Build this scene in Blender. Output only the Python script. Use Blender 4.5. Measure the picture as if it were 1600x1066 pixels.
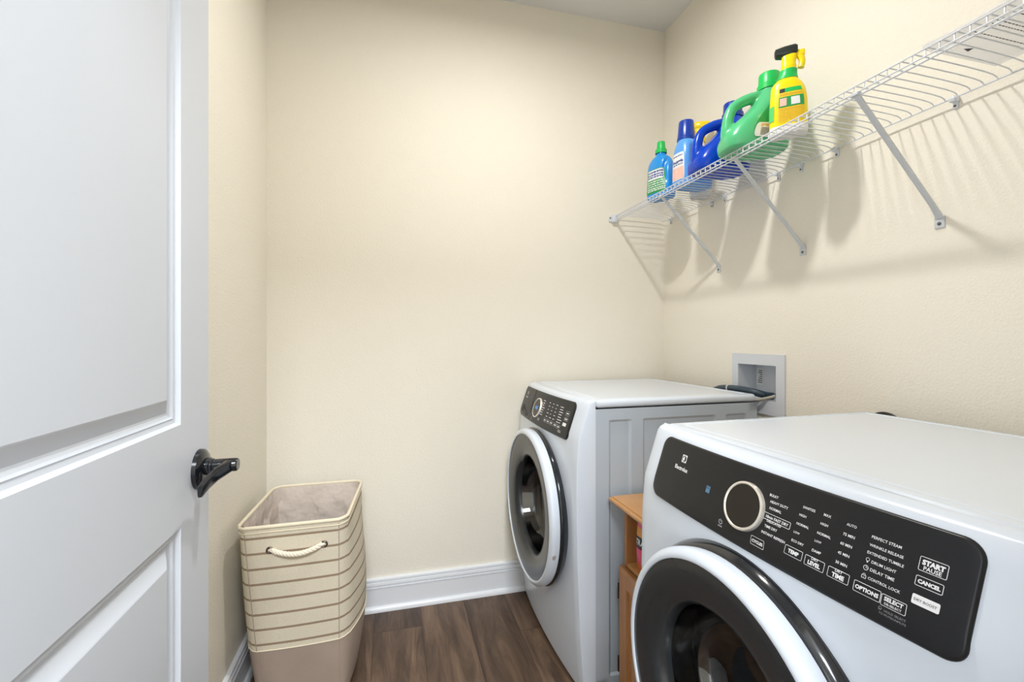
import bpy, bmesh, math, random
import numpy as np
from mathutils import Vector, Matrix
PI = math.pi
for o in list(bpy.data.objects): bpy.data.objects.remove(o)
S = bpy.context.scene
C = S.collection
# ------------------------------------------------------------------ camera
cam_data = bpy.data.cameras.new('camera')
cam = bpy.data.objects.new('camera', cam_data); C.objects.link(cam)
cam.location = (0, 0, 1.18)
cam.rotation_euler = (PI/2, 0, -0.2610)
cam_data.sensor_width = 36.0
cam_data.lens = 36.0 * 711 / 1600
cam_data.shift_y = -5.0 / 1600
cam_data.clip_start = 0.02
S.camera = cam
# ------------------------------------------------------------------ world, lights, exposure
S.view_settings.view_transform = 'Standard'
S.view_settings.look = 'None'
S.view_settings.gamma = 1.0
S.view_settings.use_curve_mapping = False
S.view_settings.exposure = 0.36
W = bpy.data.worlds.new('world'); S.world = W; W.use_nodes = True
W.node_tree.nodes['Background'].inputs[0].default_value = (0.90, 0.95, 1.0, 1)
W.node_tree.nodes['Background'].inputs[1].default_value = 2.6
def area(name, loc, rot, sx, sy, power, color, shape='RECTANGLE'):
    l = bpy.data.lights.new(name, 'AREA'); l.shape = shape; l.size = sx; l.size_y = sy
    l.energy = power; l.color = color
    o = bpy.data.objects.new(name, l); C.objects.link(o); o.location = loc; o.rotation_euler = rot
    return o
area('ceiling_lamp_light', (0.435, 1.13, 2.655), (0, 0, 0), 0.10, 0.10, 13.4, (1.0, 0.975, 0.94), 'DISK')
area('hall_fill_light', (0.15, -0.95, 2.60), (math.radians(40), 0, 0), 0.9, 0.6, 72, (0.88, 0.94, 1.0))  # unseen fill added behind the camera to brighten the room

# ------------------------------------------------------------------ materials
def lin(c):
    c = c/255.0
    return c/12.92 if c <= 0.04045 else ((c+0.055)/1.055)**2.4
def rgb(r, g, b): return (lin(r), lin(g), lin(b), 1)
def mat(name, col, rough=0.5, metal=0.0, spec=0.5, coat=0.0, bump=None, trans=0.0, emit=0.0, vary=None):
    m = bpy.data.materials.new(name); m.use_nodes = True
    nt = m.node_tree; b = nt.nodes['Principled BSDF']
    b.inputs['Base Color'].default_value = col
    b.inputs['Roughness'].default_value = rough
    b.inputs['Metallic'].default_value = metal
    b.inputs['Specular IOR Level'].default_value = spec
    b.inputs['Coat Weight'].default_value = coat
    b.inputs['Coat Roughness'].default_value = 0.08
    b.inputs['Transmission Weight'].default_value = trans
    if emit:
        b.inputs['Emission Color'].default_value = col; b.inputs['Emission Strength'].default_value = emit
    if bump or vary:
        tc = nt.nodes.new('ShaderNodeTexCoord')
    if bump:
        sc, st, dist = bump
        n = nt.nodes.new('ShaderNodeTexNoise'); n.inputs['Scale'].default_value = sc; n.inputs['Detail'].default_value = 3
        bp = nt.nodes.new('ShaderNodeBump'); bp.inputs['Strength'].default_value = st; bp.inputs['Distance'].default_value = dist
        nt.links.new(tc.outputs['Object'], n.inputs['Vector']); nt.links.new(n.outputs[0], bp.inputs['Height'])
        nt.links.new(bp.outputs[0], b.inputs['Normal'])
    if vary:
        sc, col2 = vary
        n = nt.nodes.new('ShaderNodeTexNoise'); n.inputs['Scale'].default_value = sc; n.inputs['Detail'].default_value = 4
        mx = nt.nodes.new('ShaderNodeMix'); mx.data_type = 'RGBA'
        mx.inputs[6].default_value = col; mx.inputs[7].default_value = col2
        nt.links.new(tc.outputs['Object'], n.inputs['Vector']); nt.links.new(n.outputs[0], mx.inputs[0])
        nt.links.new(mx.outputs[2], b.inputs['Base Color'])
    return m
M = {}
M['wall'] = mat('wall_paint', (0.86, 0.815, 0.715, 1), 0.75, spec=0.25, bump=(170, 0.55, 0.0025))
M['ceil'] = mat('ceiling_paint', (0.76, 0.76, 0.75, 1), 0.9, spec=0.1)
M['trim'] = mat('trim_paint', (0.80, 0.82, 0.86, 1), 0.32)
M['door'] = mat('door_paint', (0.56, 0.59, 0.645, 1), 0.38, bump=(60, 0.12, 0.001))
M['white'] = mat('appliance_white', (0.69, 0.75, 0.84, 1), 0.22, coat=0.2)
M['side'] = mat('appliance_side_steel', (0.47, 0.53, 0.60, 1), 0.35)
M['panel'] = mat('panel_black', (0.013, 0.0135, 0.015, 1), 0.33, spec=0.32)
M['black'] = mat('gloss_black', (0.012, 0.014, 0.018, 1), 0.12, coat=0.3)
M['dark'] = mat('door_dark_plastic', (0.026, 0.029, 0.032, 1), 0.22)
M['rubber'] = mat('rubber_black', (0.012, 0.012, 0.012, 1), 0.6)
M['print'] = mat('white_print', (0.85, 0.86, 0.88, 1), 0.5)
M['greyprint'] = mat('grey_print', (0.35, 0.36, 0.38, 1), 0.5)
M['estar'] = mat('blue_mark', (0.10, 0.22, 0.36, 1), 0.5)
M['chrome'] = mat('knob_ring_metal', (0.90, 0.86, 0.79, 1), 0.25, metal=0.65)
M['knobface'] = mat('knob_face', (0.010, 0.008, 0.006, 1), 0.12)
M['led'] = mat('blue_led', (0.08, 0.32, 0.75, 1), 0.4, emit=0.8)
M['griprim'] = mat('grip_rim_lit_grey', (0.09, 0.09, 0.09, 1), 0.3)  # lighter grey puts the lit edge of the scoop into the rim colour
M['badge'] = mat('rim_badge_grey', (0.42, 0.38, 0.37, 1), 0.4)
M['steel'] = mat('drum_steel', (0.16, 0.165, 0.175, 1), 0.48, metal=0.5)
M['wire'] = mat('wire_white', (0.70, 0.73, 0.78, 1), 0.35)
M['brace'] = mat('brace_white', (0.60, 0.635, 0.67, 1), 0.4)
M['clip'] = mat('clip_plastic', (0.70, 0.74, 0.80, 1), 0.4)
M['screw'] = mat('screw_metal', (0.15, 0.15, 0.16, 1), 0.35, metal=0.8)
M['handle'] = mat('handle_black', (0.006, 0.007, 0.010, 1), 0.16, coat=0.3)
M['taupe'] = mat('taupe_cloth', rgb(174, 157, 144), 0.95, spec=0.1, bump=(700, 0.5, 0.001), vary=(9, rgb(158, 141, 129)))
M['lining'] = mat('lining_cloth', rgb(204, 192, 182), 0.95, spec=0.1, bump=(9, 0.9, 0.03))
M['piping'] = mat('piping_cloth', rgb(226, 215, 192), 0.9, spec=0.1, bump=(500, 0.4, 0.001))
M['rope'] = mat('cotton_rope', rgb(238, 229, 210), 0.9, spec=0.1)
M['grommet'] = mat('grommet_brass', rgb(92, 78, 70), 0.35, metal=0.8)
M['box'] = mat('outlet_box_plastic', (0.66, 0.69, 0.74, 1), 0.4)
M['hose'] = mat('hose_slate', (0.035, 0.06, 0.085, 1), 0.4)
M['pipe'] = mat('hose_grey', rgb(176, 172, 160), 0.45)
M['lightblue'] = mat('plastic_lightblue', (0.02, 0.30, 0.78, 1), 0.28, coat=0.2)
M['midblue'] = mat('plastic_midblue', (0.10, 0.36, 0.86, 1), 0.28, coat=0.2)
M['navy'] = mat('plastic_navy', (0.0, 0.050, 0.50, 1), 0.25, spec=0.35)
M['navycap'] = mat('cap_navy', (0.001, 0.040, 0.36, 1), 0.3)
M['green'] = mat('plastic_green', (0.08, 0.50, 0.215, 1), 0.26, coat=0.3)
M['greencap'] = mat('cap_green', (0.01, 0.52, 0.10, 1), 0.35)
M['deepgreen'] = mat('label_green', (0.02, 0.32, 0.08, 1), 0.4)
M['yellow'] = mat('plastic_yellow', (0.95, 0.72, 0.0, 1), 0.3, coat=0.2)
M['nozzle'] = mat('nozzle_black', (0.02, 0.03, 0.025, 1), 0.3)
M['labelwhite'] = mat('label_white', (0.78, 0.80, 0.80, 1), 0.5)
M['labelpink'] = mat('label_pink', (0.85, 0.62, 0.66, 1), 0.5, vary=(60, (0.85, 0.45, 0.25, 1)))
M['labelorange'] = mat('label_amber', (0.80, 0.45, 0.04, 1), 0.5)
M['bottlewhite'] = mat('bottle_white', (0.80, 0.80, 0.78, 1), 0.4)
M['ink'] = mat('ink_dark', (0.02, 0.02, 0.025, 1), 0.6)
M['inkblue'] = mat('ink_blue', (0.02, 0.05, 0.30, 1), 0.6)
M['packet'] = mat('plastic_packet', (0.80, 0.82, 0.85, 1), 0.3)
def see_through(m, k):
    nt = m.node_tree; o = nt.nodes['Material Output']; p = nt.nodes['Principled BSDF']
    mx = nt.nodes.new('ShaderNodeMixShader'); tr = nt.nodes.new('ShaderNodeBsdfTransparent'); tl = nt.nodes.new('ShaderNodeBsdfTranslucent'); m2 = nt.nodes.new('ShaderNodeMixShader')
    mx.inputs[0].default_value = 0.5; m2.inputs[0].default_value = k
    nt.links.new(p.outputs[0], mx.inputs[1]); nt.links.new(tl.outputs[0], mx.inputs[2]); nt.links.new(mx.outputs[0], m2.inputs[1]); nt.links.new(tr.outputs[0], m2.inputs[2]); nt.links.new(m2.outputs[0], o.inputs['Surface'])
see_through(M['packet'], 0.45)
M['hinge'] = mat('hinge_dark', (0.02, 0.016, 0.012, 1), 0.4, metal=0.5)
M['fixture'] = mat('fixture_metal', (0.5, 0.5, 0.5, 1), 0.3, metal=0.8)
def wood_mat(name, c1, c2, scale, rough):
    m = mat(name, c1, rough, coat=0.15); nt = m.node_tree; b = nt.nodes['Principled BSDF']
    tc = nt.nodes.new('ShaderNodeTexCoord'); mp = nt.nodes.new('ShaderNodeMapping'); mp.inputs['Scale'].default_value = scale
    n = nt.nodes.new('ShaderNodeTexNoise'); n.inputs['Scale'].default_value = 3; n.inputs['Detail'].default_value = 6; n.inputs['Distortion'].default_value = 0.6
    mx = nt.nodes.new('ShaderNodeMix'); mx.data_type = 'RGBA'; mx.inputs[6].default_value = c1; mx.inputs[7].default_value = c2
    nt.links.new(tc.outputs['Object'], mp.inputs[0]); nt.links.new(mp.outputs[0], n.inputs['Vector'])
    nt.links.new(n.outputs[0], mx.inputs[0]); nt.links.new(mx.outputs[2], b.inputs['Base Color'])
    return m
M['oak'] = wood_mat('honey_oak', (0.50, 0.235, 0.075, 1), (0.66, 0.36, 0.135, 1), (9, 2.5, 9), 0.32)
M['oakv'] = wood_mat('honey_oak_upright', (0.36, 0.155, 0.05, 1), (0.50, 0.24, 0.085, 1), (14, 14, 1.6), 0.32)
def floor_mat():
    m = mat('plank_floor', (0.1, 0.07, 0.05, 1), 0.42, spec=0.35); nt = m.node_tree; b = nt.nodes['Principled BSDF']; N = nt.nodes.new; L = nt.links.new
    tc = N('ShaderNodeTexCoord'); sep = N('ShaderNodeSeparateXYZ'); L(tc.outputs['Object'], sep.inputs[0])
    def ma(op, a, bb=None):
        n = N('ShaderNodeMath'); n.operation = op
        for i, v in enumerate((a, bb)):
            if v is None: continue
            if isinstance(v, (int, float)): n.inputs[i].default_value = v
            else: L(v, n.inputs[i])
        return n.outputs[0]
    xs = ma('DIVIDE', ma('SUBTRACT', sep.outputs['X'], 0.125 - 0.19*8), 0.19)
    ix = ma('FLOOR', xs); fx = ma('FRACT', xs)
    off = ma('FRACT', ma('MULTIPLY', ix, 0.37))
    ys = ma('DIVIDE', ma('ADD', ma('SUBTRACT', sep.outputs['Y'], 1.53), ma('MULTIPLY', off, 1.22)), 1.22)
    ys = ma('ADD', ys, 4.11)
    iy = ma('FLOOR', ys); fy = ma('FRACT', ys)
    comb = N('ShaderNodeCombineXYZ'); L(ix, comb.inputs[0]); L(iy, comb.inputs[1])
    wn = N('ShaderNodeTexWhiteNoise'); L(comb.outputs[0], wn.inputs['Vector'])
    mp = N('ShaderNodeMapping'); mp.inputs['Scale'].default_value = (16, 2.0, 1)
    addv = N('ShaderNodeVectorMath'); addv.operation = 'ADD'; sc = N('ShaderNodeVectorMath'); sc.operation = 'SCALE'
    L(wn.outputs['Color'], sc.inputs[0]); sc.inputs['Scale'].default_value = 30
    L(tc.outputs['Object'], mp.inputs[0]); L(mp.outputs[0], addv.inputs[0]); L(sc.outputs[0], addv.inputs[1])
    n1 = N('ShaderNodeTexNoise'); n1.inputs['Scale'].default_value = 1.0; n1.inputs['Detail'].default_value = 9; n1.inputs['Roughness'].default_value = 0.65; n1.inputs['Distortion'].default_value = 0.9
    L(addv.outputs[0], n1.inputs['Vector'])
    r = N('ShaderNodeValToRGB'); e = r.color_ramp.elements
    e[0].position = 0.32; e[0].color = (0.036, 0.021, 0.0135, 1); e[1].position = 0.70; e[1].color = (0.185, 0.118, 0.076, 1)
    k = e.new(0.5); k.color = (0.098, 0.060, 0.040, 1)
    L(n1.outputs[0], r.inputs[0])
    hs = N('ShaderNodeHueSaturation'); L(r.outputs[0], hs.inputs['Color'])
    L(ma('ADD', ma('MULTIPLY', wn.outputs['Value'], 0.45), 0.8), hs.inputs['Value'])
    ex = ma('MULTIPLY', ma('ABSOLUTE', ma('SUBTRACT', fx, 0.5)), 1.0)
    gx = ma('GREATER_THAN', ex, 0.4945)
    ey = ma('ABSOLUTE', ma('SUBTRACT', fy, 0.5)); gy = ma('GREATER_THAN', ey, 0.4990)
    g = ma('MAXIMUM', gx, gy)
    mx = N('ShaderNodeMix'); mx.data_type = 'RGBA'; mx.inputs[7].default_value = (0.02, 0.014, 0.01, 1)
    L(ma('MULTIPLY', g, 0.7), mx.inputs[0]); L(hs.outputs[0], mx.inputs[6]); L(mx.outputs[2], b.inputs['Base Color'])
    bp = N('ShaderNodeBump'); bp.inputs['Strength'].default_value = 0.25; bp.inputs['Distance'].default_value = 0.002
    L(n1.outputs[0], bp.inputs['Height']); L(bp.outputs[0], b.inputs['Normal'])
    return m
M['floor'] = floor_mat()
def stripe_mat():
    m = mat('striped_cloth', rgb(224, 213, 188), 0.95, spec=0.1); nt = m.node_tree; b = nt.nodes['Principled BSDF']; N = nt.nodes.new; L = nt.links.new
    tc = N('ShaderNodeTexCoord'); sep = N('ShaderNodeSeparateXYZ'); L(tc.outputs['Object'], sep.inputs[0])
    nz = N('ShaderNodeTexNoise'); nz.inputs['Scale'].default_value = 350; nz.inputs['Detail'].default_value = 2; L(tc.outputs['Object'], nz.inputs['Vector'])
    a = N('ShaderNodeMath'); a.operation = 'SUBTRACT'; a.inputs[1].default_value = 0.2330 - 0.0475*4; L(sep.outputs['Z'], a.inputs[0])
    d = N('ShaderNodeMath'); d.operation = 'DIVIDE'; d.inputs[1].default_value = 0.0475; L(a.outputs[0], d.inputs[0])
    f = N('ShaderNodeMath'); f.operation = 'FRACT'; L(d.outputs[0], f.inputs[0])
    l = N('ShaderNodeMath'); l.operation = 'LESS_THAN'; l.inputs[1].default_value = 0.15; L(f.outputs[0], l.inputs[0])
    mx = N('ShaderNodeMix'); mx.data_type = 'RGBA'; mx.inputs[6].default_value = rgb(226, 216, 195); mx.inputs[7].default_value = rgb(160, 140, 117)
    L(l.outputs[0], mx.inputs[0])
    mx2 = N('ShaderNodeMix'); mx2.data_type = 'RGBA'; mx2.blend_type = 'MULTIPLY'; mx2.inputs[0].default_value = 0.25
    L(mx.outputs[2], mx2.inputs[6]); L(nz.outputs[0], mx2.inputs[7]); L(mx2.outputs[2], b.inputs['Base Color'])
    bp = N('ShaderNodeBump'); bp.inputs['Strength'].default_value = 0.4; bp.inputs['Distance'].default_value = 0.001
    L(nz.outputs[0], bp.inputs['Height']); L(bp.outputs[0], b.inputs['Normal'])
    return m
M['stripe'] = stripe_mat()
def glass_mat(name, tint, gloss=0.12):
    m = bpy.data.materials.new(name); m.use_nodes = True; nt = m.node_tree; nt.nodes.clear(); N = nt.nodes.new; L = nt.links.new
    o = N('ShaderNodeOutputMaterial'); mix = N('ShaderNodeMixShader'); t = N('ShaderNodeBsdfTransparent'); g = N('ShaderNodeBsdfGlossy')
    t.inputs[0].default_value = tint; g.inputs['Roughness'].default_value = 0.03; g.inputs[0].default_value = (1, 1, 1, 1)
    fr = N('ShaderNodeLayerWeight'); pw = N('ShaderNodeMath'); pw.operation = 'POWER'; pw.inputs[1].default_value = 4
    ad = N('ShaderNodeMath'); ad.operation = 'MULTIPLY_ADD'; ad.inputs[1].default_value = 0.5; ad.inputs[2].default_value = 0.085
    L(fr.outputs['Facing'], pw.inputs[0]); L(pw.outputs[0], ad.inputs[0]); L(ad.outputs[0], mix.inputs[0]); L(t.outputs[0], mix.inputs[1]); L(g.outputs[0], mix.inputs[2]); L(mix.outputs[0], o.inputs[0])
    return m
M['glass'] = glass_mat('dark_door_glass', (0.24, 0.235, 0.235, 1))

# ------------------------------------------------------------------ helpers
def thing(name, label, cat, loc=(0, 0, 0), rotz=0.0, group=None):
    o = bpy.data.objects.new(name, None); C.objects.link(o); o.empty_display_size = 0.05
    o.location = loc; o.rotation_euler = (0, 0, rotz); o['label'] = label; o['category'] = cat
    if group: o['group'] = group
    return o
def obj(name, bm, m, parent=None, smooth=True, angle=38, label=None):
    bmesh.ops.recalc_face_normals(bm, faces=bm.faces[:])
    if smooth:
        for f in bm.faces: f.smooth = True
        for e in bm.edges:
            if len(e.link_faces) == 2 and e.calc_face_angle(0) > math.radians(angle): e.smooth = False
    me = bpy.data.meshes.new(name); bm.to_mesh(me); bm.free()
    me.materials.append(m if not isinstance(m, str) else M[m])
    o = bpy.data.objects.new(name, me); C.objects.link(o)
    if parent: o.parent = parent
    if label: o['label'] = label
    return o
def struct(name, bm, m, parent=None, **k):
    o = obj(name, bm, m, parent, **k)
    if parent is None: o['kind'] = 'structure'
    return o
def NB(): return bmesh.new()
def box(bm, x0, x1, y0, y1, z0, z1, bev=0.0, seg=2):
    r = bmesh.ops.create_cube(bm, size=1.0); vs = r['verts']
    for v in vs:
        v.co = Vector((x0 + (v.co.x+.5)*(x1-x0), y0 + (v.co.y+.5)*(y1-y0), z0 + (v.co.z+.5)*(z1-z0)))
    if bev > 0:
        es = list({e for v in vs for e in v.link_edges})
        bmesh.ops.bevel(bm, geom=es, offset=bev, segments=seg, profile=0.5, affect='EDGES')
    return bm
def tube(bm, pts, r, n=10, caps=True):
    pts = [Vector(p) for p in pts]; rs = r if isinstance(r, (list, tuple)) else [r]*len(pts)
    rings = []; up = None
    for i, p in enumerate(pts):
        t = (pts[min(i+1, len(pts)-1)] - pts[max(i-1, 0)]).normalized()
        if up is None:
            up = Vector((0, 0, 1)) if abs(t.z) < 0.9 else Vector((1, 0, 0))
        a = t.cross(up).normalized(); b = a.cross(t).normalized(); up = b
        rings.append([bm.verts.new(p + (a*math.cos(2*PI*k/n) + b*math.sin(2*PI*k/n))*rs[i]) for k in range(n)])
    for i in range(len(rings)-1):
        for k in range(n):
            bm.faces.new((rings[i][k], rings[i][(k+1) % n], rings[i+1][(k+1) % n], rings[i+1][k]))
    if caps:
        bm.faces.new(rings[0][::-1]); bm.faces.new(rings[-1])
    return bm
def catmull(pts, k=8):
    pts = [np.array(p, float) for p in pts]; P = [2*pts[0]-pts[1]] + pts + [2*pts[-1]-pts[-2]]; out = []
    for i in range(1, len(P)-2):
        for j in range(k):
            t = j/k; a, b, c, d = P[i-1], P[i], P[i+1], P[i+2]
            out.append(0.5*((2*b) + (-a+c)*t + (2*a-5*b+4*c-d)*t*t + (-a+3*b-3*c+d)*t**3))
    out.append(pts[-1]); return out
def lathe(bm, prof, n=64, axis='z', center=(0, 0, 0), close0=False, close1=False):
    """prof: list of (radius, height along axis)"""
    c = Vector(center); rings = []
    for r, h in prof:
        ring = []
        for k in range(n):
            a = 2*PI*k/n; u, v = r*math.cos(a), r*math.sin(a)
            p = {'z': (u, v, h), 'x': (h, u, v), 'y': (u, h, v)}[axis]
            ring.append(bm.verts.new(c + Vector(p)))
        rings.append(ring)
    for i in range(len(rings)-1):
        for k in range(n): bm.faces.new((rings[i][k], rings[i][(k+1) % n], rings[i+1][(k+1) % n], rings[i+1][k]))
    if close0: bm.faces.new(rings[0][::-1])
    if close1: bm.faces.new(rings[-1])
    return bm
def sup(a, rx, ry, n):
    c, s = math.cos(a), math.sin(a)
    return (rx*math.copysign(abs(c)**(2/n), c), ry*math.copysign(abs(s)**(2/n), s))
class Loft:
    """secs: (z, cx, cy, rx, ry, n)"""
    def __init__(s, secs, k=5, dent=None):
        s.t = np.array(catmull(secs, k)); s.z = s.t[:, 0]; s.dent = dent
    def at(s, a, z, off=0.0):
        v = [np.interp(z, s.z, s.t[:, i]) for i in range(1, 6)]
        x, y = sup(a, v[2]+off, v[3]+off, v[4])
        if s.dent:
            d = s.dent(a, z); x *= 1-d; y *= 1-d
        return Vector((v[0]+x, v[1]+y, z))
    def mesh(s, n=48, top=True, bottom=True, zs=None):
        bm = NB(); rings = []
        for z in (zs if zs is not None else s.z):
            rings.append([bm.verts.new(s.at(2*PI*k/n, z)) for k in range(n)])
        for i in range(len(rings)-1):
            for k in range(n): bm.faces.new((rings[i][k], rings[i][(k+1) % n], rings[i+1][(k+1) % n], rings[i+1][k]))
        if bottom: bm.faces.new(rings[0][::-1])
        if top: bm.faces.new(rings[-1])
        return bm
    def patch(s, a0, a1, z0, z1, off=0.0008, na=14, nz=8, bm=None, cut=0.0):
        bm = bm or NB(); g = []
        for j in range(nz+1):
            z = z0+(z1-z0)*j/nz; sh = cut*abs(2*j/nz-1)**6
            g.append([bm.verts.new(s.at(a0+sh+(a1-a0-2*sh)*i/na, z, off)) for i in range(na+1)])
        for j in range(nz):
            for i in range(na): bm.faces.new((g[j][i], g[j][i+1], g[j+1][i+1], g[j+1][i]))
        return bm
    def text(s, txt, a0, a1, z, off=0.0016, bm=None, bold=0.0):
        """a0->a1 left to right; text height follows width"""
        bm = bm or NB(); V, Fc, w, h = glyphs(txt, bold)
        arc = (s.at(a0, z)-s.at(a1, z)).length; k = arc/w
        vs = [bm.verts.new(s.at(a0+(a1-a0)*x/w, z+y*k, off)) for x, y in V]
        for f in Fc:
            try: bm.faces.new([vs[i] for i in f])
            except ValueError: pass
        return bm
_gc = {}
def glyphs(txt, bold=0.0):
    key = (txt, bold)
    if key in _gc: return _gc[key]
    cu = bpy.data.curves.new('t', 'FONT'); cu.body = txt; cu.size = 1; cu.offset = bold; cu.resolution_u = 2
    o = bpy.data.objects.new('t', cu); C.objects.link(o)
    dg = bpy.context.evaluated_depsgraph_get(); dg.update()
    me = bpy.data.meshes.new_from_object(o.evaluated_get(dg))
    V = [(v.co.x, v.co.y) for v in me.vertices]; Fc = [tuple(p.vertices) for p in me.polygons]
    x0 = min(v[0] for v in V); x1 = max(v[0] for v in V); h = max(v[1] for v in V)
    V = [(x-x0, y) for x, y in V]
    bpy.data.objects.remove(o); bpy.data.curves.remove(cu); bpy.data.meshes.remove(me)
    _gc[key] = (V, Fc, x1-x0, h)
    return _gc[key]
def arc_pts(fn, t0, t1, n): return [fn(t0+(t1-t0)*i/n) for i in range(n+1)]

# ------------------------------------------------------------------ the room
XL, XR, YB, ZC, YN = -0.491, 1.361, 2.060, 2.753, 0.180
TH = 0.12
struct('floor', box(NB(), -2.2, 2.4, -2.0, YB+TH, -0.10, 0.0), 'floor')
struct('ceiling', box(NB(), -2.2, 2.4, -2.0, YB+TH, ZC, ZC+0.10), 'ceil')
struct('wall_back', box(NB(), XL-TH, XR+TH, YB, YB+TH, 0, ZC), 'wall')
struct('wall_left', box(NB(), XL-TH, XL, 0.06, YB, 0, ZC), 'wall')
OY0, OY1, OZ0, OZ1 = 1.350, 1.541, 0.942, 1.079     # outlet box opening in the right wall
bm = NB(); box(bm, XR, XR+TH, 0.06, OY0, 0, ZC); box(bm, XR, XR+TH, OY1, YB, 0, ZC)
box(bm, XR, XR+TH, OY0, OY1, 0, OZ0); box(bm, XR, XR+TH, OY0, OY1, OZ1, ZC)
struct('wall_right', bm, 'wall', smooth=False)
bm = NB(); DX0, DX1, DZ = -0.345, 0.425, 2.05
box(bm, XL, DX0, 0.06, YN, 0, ZC); box(bm, DX1, XR, 0.06, YN, 0, ZC); box(bm, DX0, DX1, 0.06, YN, DZ, ZC)
struct('wall_near', bm, 'wall', smooth=False)
struct('wall_hall', box(NB(), -2.2, 2.4, -2.0, -1.9, 0, ZC), 'wall')
# door casing on the room side of the doorway
bm = NB(); box(bm, DX1, DX1+0.06, YN, YN+0.014, 0, DZ+0.06, 0.003); box(bm, DX0-0.06, DX1, YN, YN+0.014, DZ, DZ+0.06, 0.003)
struct('trim_1', bm, 'trim')
# baseboards: profile (out from wall, height)
PROF = [(0, 0), (0.0275, 0), (0.0275, 0.006), (0.025, 0.014), (0.020, 0.0195), (0.0135, 0.021), (0.0135, 0.096), (0.0165, 0.0985), (0.0165, 0.101),
        (0.009, 0.1035), (0.009, 0.1072), (0.0165, 0.1105), (0.015, 0.121), (0.0090, 0.1232), (0.0090, 0.1268), (0.0145, 0.129), (0.013, 0.1365), (0.009, 0.139), (0, 0.139)]
def baseboard(name, a, b, out):
    bm = NB(); a, b, out = Vector(a), Vector(b), Vector(out)
    A = [bm.verts.new(a+out*d+Vector((0, 0, h))) for d, h in PROF]; B = [bm.verts.new(b+out*d+Vector((0, 0, h))) for d, h in PROF]
    for i in range(len(PROF)-1): bm.faces.new((A[i], A[i+1], B[i+1], B[i]))
    bm.faces.new(A); bm.faces.new(B[::-1])
    return struct(name, bm, 'trim', angle=25)
baseboard('baseboard_back', (XL, YB, 0), (XR, YB, 0), (0, -1, 0))
baseboard('baseboard_left', (XL, YN, 0), (XL, YB, 0), (1, 0, 0))
baseboard('baseboard_right', (XR, YN, 0), (XR, YB, 0), (-1, 0, 0))

# flush ceiling lamp (above the frame, the room's own light)
t = thing('ceiling_lamp', 'round white flush ceiling lamp at the middle of the laundry room ceiling', 'lamp', (0.435, 1.13, ZC))
obj('lamp_base', lathe(NB(), [(0.02, 0), (0.15, 0), (0.15, -0.02), (0.13, -0.025)], 48), 'fixture', t)
obj('lamp_shade', lathe(NB(), [(0.13, -0.02), (0.13, -0.05), (0.118, -0.07)], 48), 'bottlewhite', t)
t = thing('ceiling_lamp', 'square ceiling fixture added above the hall fill light outside the laundry doorway', 'lamp', (0.15, -0.95, ZC))  # unseen fixture, added to go with the hall fill light
obj('lamp_base', box(NB(), -0.3, 0.3, -0.2, 0.2, -0.03, 0, 0.01), 'fixture', t)

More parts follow.
